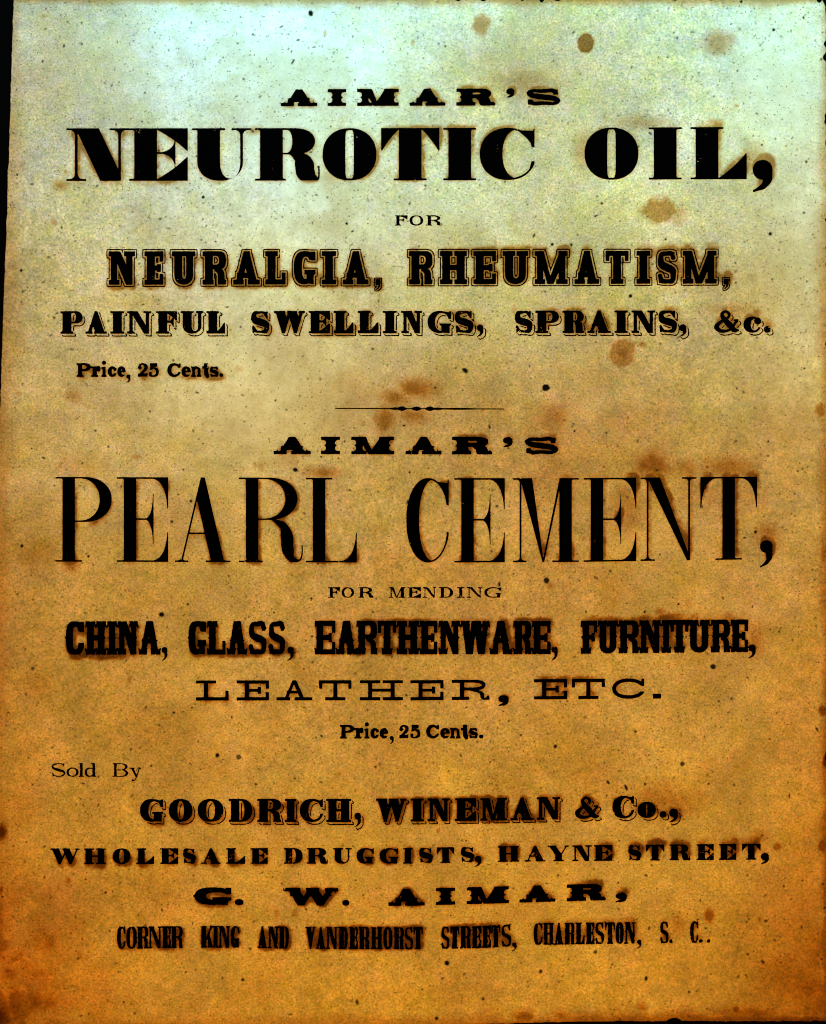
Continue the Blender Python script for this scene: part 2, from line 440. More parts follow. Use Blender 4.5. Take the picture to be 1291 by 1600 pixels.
        if S.get('slab') and S.get('sqcomma'):
            g.add([(W * .05, H), (W, H), (W, H * .5)] + bez((W, H * .5), (W * .95, H * .15), (W * .25, 0)) + [(W * .1, H * .08)] + bez((W * .15, H * .1), (W * .6, H * .25), (W * .55, H * .45)) + [(W * .05, H * .45)])
        else:
            g.add(sup(rx, H - r, rx, r, 2.1, k=36))
            m = max(1.5, W * .16)
            g.brush([(W * .62, H - r), (W * .74, H * .44), (W * .56, H * .20), (m * .4, m * .4)], [W * .70, max(m * 1.3, W * .50), max(m * 1.2, W * .30), m * .8])
    else:
        raise ValueError(ch)
    return g

# ------------------------------------------------------------------ raster of a line of type and its contour
SS = 4           # binary cells per photo pixel
FD = 2           # field nodes per photo pixel
def fill(mask, poly, val, ox, oy):
    """poly in px (y up), mask origin (ox,oy) px; even-odd"""
    P = (poly - np.array([ox, oy])) * SS
    x0 = max(0, int(math.floor(P[:, 0].min()))); x1 = min(mask.shape[1], int(math.ceil(P[:, 0].max())) + 1)
    y0 = max(0, int(math.floor(P[:, 1].min()))); y1 = min(mask.shape[0], int(math.ceil(P[:, 1].max())) + 1)
    if x1 <= x0 or y1 <= y0: return
    yy = np.arange(y0, y1) + .5; xx = np.arange(x0, x1) + .5
    ins = np.zeros((y1 - y0, x1 - x0), bool)
    A = P; B = np.roll(P, -1, 0)
    for (ax, ay), (bx, by) in zip(A, B):
        if ay == by: continue
        lo, hi = min(ay, by), max(ay, by)
        r0 = max(0, int(math.ceil(lo - y0 - .5))); r1 = min(y1 - y0, int(math.ceil(hi - y0 - .5)))
        if r1 <= r0: continue
        ys = yy[r0:r1]
        xc = ax + (ys - ay) * (bx - ax) / (by - ay)
        ins[r0:r1] ^= xx[None, :] > xc[:, None]
    sub = mask[y0:y1, x0:x1]
    sub[ins] = val
def paint(mask, ops, ox, oy):
    for k, p in ops: fill(mask, p, bool(k), ox, oy)
def edt(mask, R):
    """distance (cells) to the nearest set cell, capped at R"""
    big = float(R * R * 4)
    d = np.where(mask, 0.0, big).astype(np.float32)
    out = d.copy()
    for s in range(1, R + 1):
        out[:, s:] = np.minimum(out[:, s:], d[:, :-s] + s * s); out[:, :-s] = np.minimum(out[:, :-s], d[:, s:] + s * s)
    d = out; out = d.copy()
    for s in range(1, R + 1):
        out[s:] = np.minimum(out[s:], d[:-s] + s * s); out[:-s] = np.minimum(out[:-s], d[s:] + s * s)
    return np.sqrt(out)

CASES = {1: 'a A D', 2: 'b B A', 3: 'a b B D', 4: 'c C B', 6: 'b c C A', 7: 'a b c C D', 8: 'd D C', 9: 'a A C d',
         5: 'a A B c C D', 10: 'b B C d D A', 11: 'a b B C d', 12: 'c d D B', 13: 'a A B c d', 14: 'b c d D A'}
def contour(F):
    """F field (rows bottom->top); returns verts (x,y in nodes) and faces as arrays by size"""
    ins = F > .5
    c = ins[:-1, :-1] * 1 + ins[:-1, 1:] * 2 + ins[1:, 1:] * 4 + ins[1:, :-1] * 8
    polys = []
    full = c == 15
    for r in range(full.shape[0]):
        row = full[r]
        if not row.any(): continue
        d = np.diff(np.concatenate([[0], row.astype(np.int8), [0]]))
        for s, e in zip(np.where(d == 1)[0], np.where(d == -1)[0]):
            for q in range(s, e, 20):
                z = min(q + 20, e)
                polys.append([(q, r), (z, r), (z, r + 1), (q, r + 1)])
    out = [np.array(polys, np.float32).reshape(-1, 4, 2)] if polys else []
    def ip(v0, v1): return np.clip((.5 - v0) / np.where(np.abs(v1 - v0) < 1e-6, 1e-6, v1 - v0), 0.02, .98)
    for k, spec in CASES.items():
        ys, xs = np.where(c == k)
        if len(ys) == 0: continue
        a, b, cc, d = F[ys, xs], F[ys, xs + 1], F[ys + 1, xs + 1], F[ys + 1, xs]
        o = np.zeros(len(ys))
        pt = {'a': (o, o), 'b': (o + 1, o), 'c': (o + 1, o + 1), 'd': (o, o + 1),
              'A': (ip(a, b), o), 'B': (o + 1, ip(b, cc)), 'C': (ip(d, cc), o + 1), 'D': (o, ip(a, d))}
        out.append(np.stack([np.stack([xs + pt[s][0], ys + pt[s][1]], 1) for s in spec.split()], 1).astype(np.float32))
    return out

def parse(s):
    r = []
    for w in s.split():
        ch = w[0]; a, b = w[1:].split('-'); r.append((ch, float(a), float(b)))
    return r

class Line: pass
def make_line(spec):
    L = Line(); L.__dict__.update(spec)
    S = L.style
    L.let = parse(L.letters)
    c = np.array(L.ctrl, float)
    L.H = float((c[:, 2] - c[:, 1]).mean())
    pad = 16
    L.x0 = L.let[0][1] - pad; L.x1 = max(q[2] for q in L.let) + pad
    L.y0 = -26.0; L.y1 = L.H + 18.0
    w = int((L.x1 - L.x0) * SS) // 4 * 4; h = int((L.y1 - L.y0) * SS) // 4 * 4
    mask = np.zeros((h, w), bool)
    dx = S.get('sdx', 0); dy = S.get('sdy', 0); ins = S.get('inset', 0)
    lines = np.zeros_like(mask) if (ins or dx) else None
    for ch, a, b in L.let:
        gx = S.get('gapx', 0); a += gx; b -= gx
        ins = S.get('inset', 0) * (.72 if ch == ',' else 1)
        W = b - a - dx - 2 * ins; H = L.H - dy - 2 * ins; y = dy + ins
        yl = 0.0
        if ch in ",'":
            top, bot = L.comma if ch == ',' else L.apos
            H = top - bot - dy - 2 * ins; y = bot + dy + ins
        elif ch == '.':
            H = S.get('dot', S['T'] * .9); y = dy + ins
            if dx: H = W
        elif ch in 'oceysrnt' and not (ch == 't' and False): H = H * S.get('xh', .7)
        g = draw(ch, W, H, S)
        m = np.zeros((h, w), bool)
        ox, oy = a + ins, y
        def put(ops): paint(m, [(k, p + np.array([ox, oy])) for k, p in ops], L.x0, L.y0)
        put(g.ops)
        for o2 in getattr(g, 'merge', []):
            m2 = np.zeros((h, w), bool)
            paint(m2, [(k, p + np.array([ox, oy])) for k, p in o2], L.x0, L.y0); m |= m2
        if hasattr(g, 'post'):
            q = Glyph(S)
            for (xa, xb, l, r) in g.post: q.serif(xa, xb, H, -1, l, r)
            put(q.ops)
        if lines is not None:
            X0 = max(0, int((a - 8 - L.x0) * SS)); X1 = min(w, int((b + 8 - L.x0) * SS))
            mm = m[:, X0:X1]
            if ins:
                d = edt(mm, int((ins + 2) * SS)); q = np.where(mm, 0, 99).astype(np.float32)
                RR = int(round((ins + 1) * SS)); box = mm.copy(); dm = np.where(mm, 0, 99).astype(np.float32)
                for k2 in range(1, RR + 1):                          # growth with square corners
                    nb_ = box.copy()
                    nb_[1:] |= box[:-1]; nb_[:-1] |= box[1:]; t3 = nb_.copy(); nb_[:, 1:] |= t3[:, :-1]; nb_[:, :-1] |= t3[:, 1:]
                    dm[nb_ & ~box] = k2; box = nb_
                d = np.where(dm < 99, .35 * d + .65 * dm, 99)
                ln = (d > (ins - S['lw_']) * SS) & (d <= ins * SS)
            else:
                D = mm.copy(); N = int(max(dx, dy) * SS)
                for k in range(1, N + 1):
                    sx = int(round(k * dx * SS / N)); sy = int(round(k * dy * SS / N))
                    sh = np.zeros_like(mm); sh[:mm.shape[0] - sy, sx:] = mm[sy:, :mm.shape[1] - sx]; D |= sh
                din = edt(~D, int(4 * SS)); df = edt(mm, int(4 * SS))
                ln = D & (din <= S['lw_'] * SS) & (df > S['gap'] * SS)
            lines[:, X0:X1] |= ln
        mask |= m
    if lines is not None: mask |= lines
    k = SS // FD
    F = mask.reshape(h // k, k, w // k, k).mean((1, 3)).astype(np.float32)
    F = .5 * F + .5 * box_blur(F, 1)
    hh, ww = F.shape
    sd = int(L.x0 * 7 + L.ctrl[0][1] * 13)
    rough = L.style.get('rough', .16) * 1.9
    F += (noise_img(hh, ww, 2.6, sd) - .5) * rough * 2 + (noise_img(hh, ww, 7, sd + 5) - .5) * rough
    wn = noise_img(hh, ww, 3.0, sd + 9) * .6 + noise_img(hh, ww, 26, sd + 11) * .55
    F -= (wn > L.style.get('wear', .985)) * 1.2 * np.clip((wn - L.style.get('wear', .985)) * 14, 0, 1)
    L.F = F
    L.mask1 = F[:hh // 2 * 2, :ww // 2 * 2].reshape(hh // 2, 2, ww // 2, 2).mean((1, 3)) > .5
    return L
def line_to_page(L, xn, yn):
    """node coordinates -> photo px"""
    x = L.x0 + (xn + .5) / FD; yl = L.y0 + (yn + .5) / FD
    c = np.array(L.ctrl, float)
    tp = np.interp(x, c[:, 0], c[:, 1]); bt = np.interp(x, c[:, 0], c[:, 2])
    # straight extension at both ends
    for e, o in ((0, 1), (-1, -2)):
        k = (c[e] - c[o]) / (c[e, 0] - c[o, 0]) if len(c) > 1 else c[0] * 0
        q = x < c[0, 0] if e == 0 else x > c[-1, 0]
        tp = np.where(q, c[e, 1] + k[1] * (x - c[e, 0]), tp); bt = np.where(q, c[e, 2] + k[2] * (x - c[e, 0]), bt)
    return x, bt - yl * (bt - tp) / L.H

# ------------------------------------------------------------------ type styles (sizes in photo px)
FAT = dict(T=35.5, t=2.8, sl=8, slt=13.5, st=2.9, brw=3, tb=3.2, td=4.2, n=2.15, ni=5.5, bh=.43, mh=.27, xm=.60, ym=.53, tip=1.6, curv=.15,
           to=2.6, Ro=35.5, curl=.09, lw=.84, rt=2.6, pf=.62, dg=38, nf=.85, nfoot=.12, rough=.10, wear=1.0, ry=.27, cr=4, ur=.36, rj=.5, bar=3)
PEARL = dict(T=19.5, t=2.5, sl=11, slt=10, st=2.6, brw=2.5, tb=2.2, td=2.8, n=2.1, bh=.37, mh=.30, xm=.54, ym=.505, tip=1.5, curv=.85,
             to=2.2, Ro=20, Tb=19, curl=.15, lw=1.0, rt=2.2, pf=.72, dg=21, nf=.22, nfoot=.04, rough=.10, wear=1.03, ry=.2, rb=.55, rj=.50, pj=.47, bar=2.4, cr=2.2,
             cw=.85, abar=.33, mx=.46, bhb=.95, bhl=.95, bw=24, rx0=.45)
WIDE = dict(T=10.6, t=2.2, sl=2.6, slt=3.6, st=2.2, brw=1.4, td=2.6, n=2.2, bh=.44, mh=.26, xm=.6, tip=1.4, curv=.2, to=2.0, Ro=10.2, curl=.1, lw=.9, rt=2.0,
            pf=.65, nf=.6, bar=2.4, cr=2.6, rough=.17, wear=.99, vw=.6)
SMALL = dict(T=5.0, t=1.8, sl=2.6, st=1.5, brw=1.2, td=1.7, n=2.1, bh=.40, mh=.2, xm=.6, tip=1.1, curv=.3, to=1.4, Ro=4.4, curl=.1, lw=1.0, rt=1.3, bar=1.5, cr=1.8,
             rough=.2, wear=.95, xh=.68)
SOLD = dict(SMALL, T=4.2, t=1.5, Ro=3.8, sl=2.4, wear=.97)
CLAR = dict(T=6.7, t=3.4, sl=2.3, st=3.0, brw=1.5, td=3.2, n=2.1, bh=.38, tip=2.4, curv=.2, to=3.3, Ro=6.5, pf=.75, xh=.77, rough=.16, wear=1.0, bar=2.6, dot=6, cr=3.6, slab=True, bw=3.2, pj=.42)
LEATH = dict(T=6.6, t=5.2, sl=12.6, st=4.9, brw=.6, td=5.2, n=2.15, bh=.42, mh=.17, xm=.60, ym=.5, to=4.6, Ro=6.4, Tb=6.0, slab=True, bw=5.2, cbw=4.6, curl=.14, lw=1.0, rt=4.4, ry=.16, rb=.75,
             pf=.5, bar=4.4, cr=4.4, atight=True, abar=.34, apex=.5, atop=6, rough=.12, wear=1.02, sqdot=True, dot=7.5, rx0=.3, bhb=1.0, bhl=1.15)
SLAB = dict(T=12.6, t=8.0, sl=3.6, slt=3.6, st=7.6, brw=.8, td=10, n=2.7, bh=.31, mh=.12, xm=.72, ym=.5, to=7.2, Ro=12.6, Tb=11, slab=True, bw=6.0, cbw=7, rbr=.3, curl=0, lw=.85, pf=.6, rj=.46, bar=8, cr=9,
            abar=.2, inset=3.5, lw_=1.6, dg=15, nf=.7, nfoot=.16, ur=.3, uT=11, sqcomma=True, rough=.13, wear=1.03, sw=13, st2=7, td_=9, gT=.9, atop=9, mT=.85)
SHADE = dict(rbr=.25, T=14.0, t=4.6, sl=3.2, slt=3.4, st=3.4, brw=1.6, td=5.4, n=2.2, bh=.42, mh=.24, xm=.66, tip=2.4, curv=.2, to=3.0, Ro=11.5, Tb=10.5, curl=0, lw=.8, pf=.65, bar=3.4, cr=4,
             sdx=4.2, sdy=4.6, lw_=1.75, gap=1.35, nf=.6, rough=.17, wear=1.0, xh=.72, dg=13.5, aw=9.5, ah=3.6, mT=.9, vw=.58, sw=12, st2=3.8, dot=10)
SHADE2 = dict(SHADE, T=13.4, Ro=13.5, Tb=12.5, sw=13)
ORN = dict(T=18, t=6.6, sl=7.5, slt=7.5, st=5.2, brw=5.5, brh=4.5, td=10.5, n=2.4, bh=.44, mh=.22, xm=.7, to=6.4, Ro=18.5, Tb=17, slab=True, bw=8, cbw=9, curl=.10, lw=1.0, rt=5, ry=.16, rb=.8, pf=.6,
           bar=5.5, cr=7, spur=2.2, abar=.24, atop=10, nf=.7, mT=.86, vw=.60, rough=.2, wear=1.03, sw=10, st2=5.6, gT=.95, atight=True, sqdot=False, dot=9, rj=.42)
TUSC = dict(T=10.8, t=8.0, sl=2.4, slt=2.4, st=8.0, brw=1.5, brh=2, td=8.4, n=3.0, bh=.36, mh=.13, xm=.70, ym=.5, to=7.2, Ro=11.2, Tb=10, slab=True, bw=5.4, cbw=7, rbr=.2, curl=0, lw=.82, pf=.6, rj=.45,
            bar=8, cr=9, abar=.33, spur=1.6, fang=2.6, notch=1.2, gapx=.55, dg=11.5, nf=.8, nfoot=.2, ur=.26, uT=10.5, rough=.2, wear=1.03, sw=12, st2=8, atop=11, vw=.56, mT=.85, gT=.85)
COMP = dict(rbr=.3, T=7.3, t=2.6, sl=1.3, slt=1.5, st=2.6, brw=.8, td=3.0, n=2.6, bh=.36, mh=.2, xm=.66, tip=1.8, curv=.1, to=2.4, Ro=6.0, Tb=5.6, curl=0, lw=.78, pf=.7, bar=2.6, cr=2.8, nf=.7, dg=6.8,
            rough=.24, wear=.99, sw=6.2, st2=3, gT=.8, rj=.48, dot=6)

LINES = [
 dict(label='small ornate expanded heading AIMAR\'S at the head of the sheet', style=ORN, letters="A439.3-496.2 I512.2-541.2 M558.3-623.3 A640-695.8 R713-772.4 '791-804 S822.6-875.8",
      ctrl=[(440, 140.5, 167), (875, 138.5, 165.5)], apos=(27, 12), halo=(1.0, .8)),
 dict(label='huge fat-faced headline NEUROTIC OIL', style=FAT, letters='N104.7-203.5 E202.6-294.3 U301-393.6 R399-500 O504.5-588.6 T595.8-686.6 I692.6-744.2 C749.7-835.2 O913.3-997.4 I1013.4-1065 L1078.8-1166.5 ,1175.7-1206.7',
      ctrl=[(105, 201.6, 283.6), (640, 201, 282.6), (1206, 198.8, 280.3)], comma=(30, -20.5), halo=(1.0, 1.0)),
 dict(label='tiny centred word FOR', style=SMALL, letters='F617-637 O640-661.5 R666-690', ctrl=[(600, 337, 353), (700, 337, 353)], halo=(.15, .3)),
 dict(label='outlined slab line NEURALGIA, RHEUMATISM', style=SLAB,
      letters='N167-215.2 E223-259.4 U265.8-309.6 R313.6-357.4 A361.4-410 L411.5-450.3 G456.2-496.9 I499.7-529.3 A532.5-579.5 ,583.8-597.6 R635.8-679.6 H683.9-733.3 E736.3-778.5 U782-828.8 M831.8-890.5 A894-939.5 T942.5-985.6 I990.7-1019.2 S1024-1060 M1063-1122.8 ,1127-1140.7',
      ctrl=[(167, 389.8, 449), (640, 389.4, 448), (1140, 388.8, 447)], comma=(14, -8), halo=(.8, 1.0)),
 dict(label='shadowed line PAINFUL SWELLINGS, SPRAINS, &c.', style=SHADE,
      letters='P95.2-134.2 A134.2-172 I173.3-199.3 N199.3-241.4 F244.8-281.7 U283-323 L323-356.7 S393-426 W428.3-481.2 E482.5-520.3 L521.6-557 L559.3-596 I598.3-624.4 N627-664 G668.3-709.5 S710.8-744.2 ,745-759.7 S804.5-836.5 P836.5-877.7 R878.6-916.5 A917.4-958.6 I960-985 N986.4-1027.6 S1028.5-1061.8 ,1061.4-1076.5 &1115.3-1158.7 c1161-1193 .1193-1208',
      ctrl=[(95, 486.5, 526.4), (640, 486, 525.5), (1200, 485, 525)], comma=(18, -6), halo=(.5, .9)),
 dict(label='small left-hand line Price, 25 Cents', style=CLAR,
      letters='P120.3-143 r143-158 i159-167.6 c169-183.2 e184-197.1 ,198-204.5 2215.8-231.8 5233-249 C262-283 e284-299 n299-315.5 t316.4-327.3 s328.5-342.4 .343.3-349',
      ctrl=[(120, 567.6, 589.3), (350, 567.6, 589.3)], comma=(4, -9), halo=(1.1, 1.0)),
 dict(label='ornate expanded heading AIMAR\'S below the rule', style=ORN, letters="A428-486 I502-531.5 M549-616 A634-690 R706.6-768 '786-801 S820-872",
      ctrl=[(430, 682.5, 709.6), (872, 682.3, 710.2)], apos=(27, 11), halo=(.8, .8)),
 dict(label='tall condensed headline PEARL CEMENT', style=PEARL, letters='P87.4-175.4 E183.2-263.5 A273.9-361 R373.7-473.4 L478.2-558 C635-701.3 E709.8-789 M802-904.4 E912-994.2 N1000.4-1087.8 T1094-1182.3 ,1187-1206.8',
      ctrl=[(87, 745.2, 877.5), (640, 747, 879), (900, 747, 878), (1206, 744.5, 873.5)], comma=(30, -13), halo=(.6, 1.0)),
 dict(label='tiny line FOR MENDING', style=SMALL, letters='F513-531.5 O533.7-553.6 R560.2-583.6 M607.9-634 E637-657.7 N660.8-682 D686.4-708.4 I714-726 N729.6-753.9 G757-783.5',
      ctrl=[(513, 917.4, 934), (783, 917.2, 934)], halo=(.1, .3)),
 dict(label='black condensed ornate line CHINA, GLASS, EARTHENWARE, FURNITURE', style=TUSC,
      letters='C103.2-132.8 H134-167.3 I168-184 N184-216.8 A217-252 ,252.5-263 G294.4-323 L324-353.6 A355-387 S388-417.6 S419-446.7 ,448.5-460 E491.8-525 A525-558 R557-590 T590-620 H620-655 E655.5-684 N685.5-719.5 W719.5-766 A765-801 R802-831 E831-861 ,861-872 F907-933.6 U933.6-966 R966-998.5 N998.5-1033 I1033-1048.4 T1047-1076 U1075-1109.3 R1110-1141 E1141-1169 ,1168.5-1181',
      ctrl=[(103, 970.4, 1022.8), (500, 969.8, 1022.5), (860, 970, 1022), (1180, 967.5, 1018.6)], comma=(12, -10), halo=(.8, 1.05)),
 dict(label='thin expanded slab line LEATHER, ETC.', style=LEATH,
      letters='L306.5-357.7 E370.2-420.7 A432.2-488.5 T498.8-549.6 H562.6-629.7 E641.4-693.3 R706.2-765 ,778.6-795 E834.5-886.3 T893.4-945.2 C956.4-1006.5 .1020-1033',
      ctrl=[(306, 1062.9, 1094.3), (660, 1062.6, 1094), (1033, 1059.4, 1091.2)], comma=(7, -10), halo=(.4, .8)),
 dict(label='small centred line Price, 25 Cents', style=CLAR,
      letters='P531.4-554 r554-568.5 i569.5-577.5 c579-592.5 e593.5-607 ,609-615.5 2623.8-639 5641-656.8 C666-686.5 e688-703 n703.5-720 t720.5-731.5 s733-747 .748.5-755.5',
      ctrl=[(531, 1132.4, 1153.9), (757, 1132, 1153.4)], comma=(4, -9), halo=(.5, .6)),
 dict(label='small left-hand words Sold By', style=SOLD, letters='S81.6-103.6 o105-123.8 l124.3-132 d133.2-152 B176.8-201.5 y203.8-221.7', ctrl=[(80, 1191.6, 1213), (222, 1192, 1213.4)], halo=(.4, .5)),
 dict(label='shadowed line GOODRICH, WINEMAN & Co.', style=SHADE2,
      letters='G219.5-260 O264.4-305.7 O309.3-354 D358-399 R402.3-444 I445.5-468 C468.8-509.3 H510-553.3 ,554-568.6 W587.4-639.8 I641.8-666.7 N668-707 E711-748.5 M750.5-796.4 A797.6-838 N838.7-879.4 &898.3-940.6 C956.7-995 o996-1029 .1030.5-1045.4 ,1045.4-1063.5',
      ctrl=[(220, 1247.7, 1288), (560, 1247.7, 1288.8), (760, 1246.5, 1286.5), (1063, 1241.5, 1281.5)], comma=(19, -8), halo=(.6, 1.2)),
 dict(label='letterspaced line WHOLESALE DRUGGISTS, HAYNE STREET', style=WIDE,
      letters='W80-125.3 H132-166.6 O177-204.8 L213.8-241.6 E251-279 S286.5-306.8 A314.8-345.4 L354-383.6 E392-419 D443.8-473.4 R479.7-512.5 U520.6-549.8 G557.5-584.4 G593.4-622.6 I630-645 S655-676.7 T682.7-709.7 S720-741.8 ,741.8-752 H778-811.5 A819.8-852.4 Y855.6-888.6 N894-924.4 E928-957 S981.6-1002 T1009-1038 R1046-1078 E1088-1115 E1123-1150 T1159-1188 ,1188.4-1201',
      ctrl=[(80, 1324.8, 1349.5), (640, 1324.4, 1349), (800, 1321.3, 1346), (1200, 1317.5, 1342.5)], comma=(10.5, -7), halo=(.8, 1.0)),
 dict(label='ornate expanded name G. W. AIMAR', style=ORN, letters='G304.5-362 .367.4-381.3 W442.9-529 .535-546.2 A606.9-664 I681.3-711.6 M729.2-795.2 A811.5-867.7 R885.8-945.3 ,961.6-979.3',
      ctrl=[(304, 1385.5, 1413.3), (520, 1387, 1414.5), (640, 1388, 1414.8), (980, 1379, 1405)], comma=(11, -4), halo=(.7, 1.0)),
 dict(label='compressed address line CORNER KING AND VANDERHORST STREETS, CHARLESTON, S. C.', style=COMP,
      letters='C183.7-197 O198-214.7 R214.7-232.6 N232.6-253.3 E254-267.7 R267.7-286.5 K314-334 I333-342 N342-360 G361-374.6 A402.5-418.5 N419-436 D436-452 V477.5-493.6 A493.6-509.5 N510-528 D529-544 E546-559.7 R560.6-577.7 H580-598 O599-613.6 R615-631.6 S632.5-646 T646-661 S689.7-702.7 T703.7-717.6 R719-736 E737-752.5 E753.4-767.3 T767.8-781.7 S783.6-799 ,800-807 C833.8-847.7 H848.7-865.4 A865.4-880.8 R881.7-898 L898.9-913.7 E915-929 S930-944 T945-961 O961.6-974.6 N975.5-993 ,995-1002 S1031.3-1044.5 .1045.3-1051.3 C1077.8-1091 .1091.7-1097.8 .1104-1109.5',
      ctrl=[(183, 1447, 1482), (330, 1445.8, 1480), (480, 1447, 1482), (640, 1447.8, 1482.6), (750, 1446, 1481), (835, 1441.5, 1475.8), (1110, 1438.3, 1472)], comma=(6, -8), halo=(.9, 1.3)),
]
LN = [make_line(s) for s in LINES]

# ------------------------------------------------------------------ page rasters (1 px) for stains soaked into the paper
PW, PH = 1311, 1620; PO = 10        # page raster has a 10 px margin
YY, XX = np.mgrid[0:PH, 0:PW].astype(np.float32); XX -= PO; YY -= PO
ink = np.zeros((PH, PW), np.float32); ghost = np.zeros((PH, PW), np.float32); tight = np.zeros((PH, PW), np.float32)
for L in LN:
    c = np.array(L.ctrl, float)
    ya = int(c[:, 1].min()) - 20 + PO; yb = int(c[:, 2].max()) + 30 + PO
    xa = max(0, int(L.x0) + PO); xb = min(PW, int(L.x1) + PO)
    X = XX[ya:yb, xa:xb]; Y = YY[ya:yb, xa:xb]
    tp = np.interp(X, c[:, 0], c[:, 1]); bt = np.interp(X, c[:, 0], c[:, 2])
    yl = (bt - Y) * L.H / (bt - tp)
    iy = np.clip((yl - L.y0).astype(int), 0, L.mask1.shape[0] - 1); ix = np.clip((X - L.x0).astype(int), 0, L.mask1.shape[1] - 1)
    v = L.mask1[iy, ix].astype(np.float32)
    ink[ya:yb, xa:xb] = np.maximum(ink[ya:yb, xa:xb], v)
    # offset ghost left by the facing sheet, slightly turned against the print
    k = np.interp(X, (60, 1230), L.halo)
    tight[ya:yb, xa:xb] = np.maximum(tight[ya:yb, xa:xb], v * k)
def shifted(a, dyf, dxf):
    sy = np.clip((YY + PO - dyf).astype(int), 0, PH - 1); sx = np.clip((XX + PO - dxf).astype(int), 0, PW - 1)
    return a[sy, sx]
dyf = np.interp(XX[0], (60, 1230), (8, -11))[None, :] + 0 * YY
gh = shifted(tight, dyf, 3 + 0 * YY)
gh = np.clip(blur(gh, 5.0) * 2.3, 0, 1)
gh2 = np.clip(blur(shifted(tight, dyf * .45, 1 + 0 * YY), 5.0) * 1.6, 0, 1)
tg = np.clip(blur(tight, 4.2) * 1.7, 0, 1)
mod = smooth(fbm(PH, PW, 90, 11), .30, .70) * .75 + .35
mod *= smooth(fbm(PH, PW, 14, 21, 3), .15, .75) * .6 + .5
hn = fbm(PH, PW, 6, 91, 2) - .5
halo = (gh * .66 + gh2 * .20) * mod + tg * .30
halo = smooth(halo + hn * .16 * smooth(halo, .05, .3), .06, .90) * np.interp(YY, (0, 500, 900, 1600), (.62, .74, .90, .95))

stain = np.zeros((PH, PW), np.float32)          # tea-coloured stains
wob = (fbm(PH, PW, 9, 31, 3) - .5)
wob2 = (fbm(PH, PW, 40, 33, 3) - .5)
def spot(x, y, rx, ry, a, soft=.25, rim=0.0, w=.5):
    soft = min(.95, soft * 1.3)
    r = np.sqrt(((XX - x) / rx) ** 2 + ((YY - y) / ry) ** 2) + wob * w * 1.3 + wob2 * w * .9
    v = 1 - smooth(r, 1 - soft, 1 + soft)
    if rim: v = v * (1 - rim) + rim * np.exp(-((r - .92) / .12) ** 2)
    np.maximum(stain, v * min(1, a * 1.18), out=stain)
for s in [(915, 67, 13, 16, .72, .12, .12, .25), (752, 40, 14, 18, .45, .25), (1122, 66, 21, 19, .42, .5), (1030, 328, 26, 20, .48, .25), (1058, 335, 14, 16, .3, .6),
          (972, 551, 22, 20, .62, .3, .25), (972, 552, 12, 12, .68, .6), (650, 608, 30, 15, .56, .8), (600, 655, 18, 24, .52, .5), (645, 650, 24, 12, .50, .9), (618, 622, 24, 14, .54, .9),
          (865, 652, 18, 20, .35, .8), (1016, 728, 30, 20, .60, .7), (1075, 732, 16, 14, .4, .8), (1140, 730, 40, 16, .45, .7), (980, 790, 24, 40, .35, .8), (1200, 838, 16, 20, .45, .8),
          (55, 865, 34, 26, .30, .9), (113, 884, 12, 10, .45, .5), (116, 619, 12, 10, .38, .8), (60, 1070, 26, 24, .28, .9), (1281, 642, 10, 13, .5, .25),
          (1287, 865, 6, 18, .55, .4), (1286, 1110, 9, 8, .75, .4), (1290, 1188, 6, 12, .85, .4), (1286, 1320, 8, 10, .7, .3), (1214, 1322, 6, 8, .55, .4), (1190, 1306, 12, 10, .4, .8),
          (1107, 1430, 7, 12, .6, .5), (1058, 1445, 12, 14, .35, .7), (1035, 1250, 60, 24, .40, .8), (1190, 1470, 36, 16, .14, .9), (1150, 1577, 5, 6, .7, .5), (1002, 1573, 9, 8, .5, .6),
          (820, 1587, 16, 10, .65, .6), (876, 1586, 14, 9, .55, .7), (930, 1590, 26, 8, .5, .7), (975, 1588, 20, 9, .5, .7), (1050, 1588, 40, 10, .55, .7), (1180, 1584, 70, 14, .55, .8), (1284, 1574, 12, 16, .45, .9),
          (108, 1375, 6, 8, .5, .6), (70, 1428, 9, 9, .35, .7), (13, 1516, 6, 5, .7, .6), (18, 1545, 26, 40, .35, .9), (4, 1300, 9, 16, .95, .5), (3, 1390, 4, 10, .7, .6), (0, 1590, 24, 26, .85, .8), (40, 1590, 40, 20, .4, .9),
          (455, 715, 16, 16, .25, .9), (505, 738, 26, 9, .5, .7), (860, 915, 5, 6, .4, .6), (520, 280, 14, 12, .25, .9), (95, 290, 12, 8, .45, .7), (1090, 985, 90, 18, .25, .9), (1180, 1000, 12, 22, .4, .8),
          (300, 1400, 40, 30, .12, .9), (820, 130, 46, 18, .30, .8), (910, 235, 14, 30, .35, .8), (1010, 192, 40, 10, .35, .8), (1180, 240, 16, 16, .35, .8), (1135, 485, 40, 12, .35, .8), (400, 205, 14, 6, .45, .7)]:
    spot(*s)
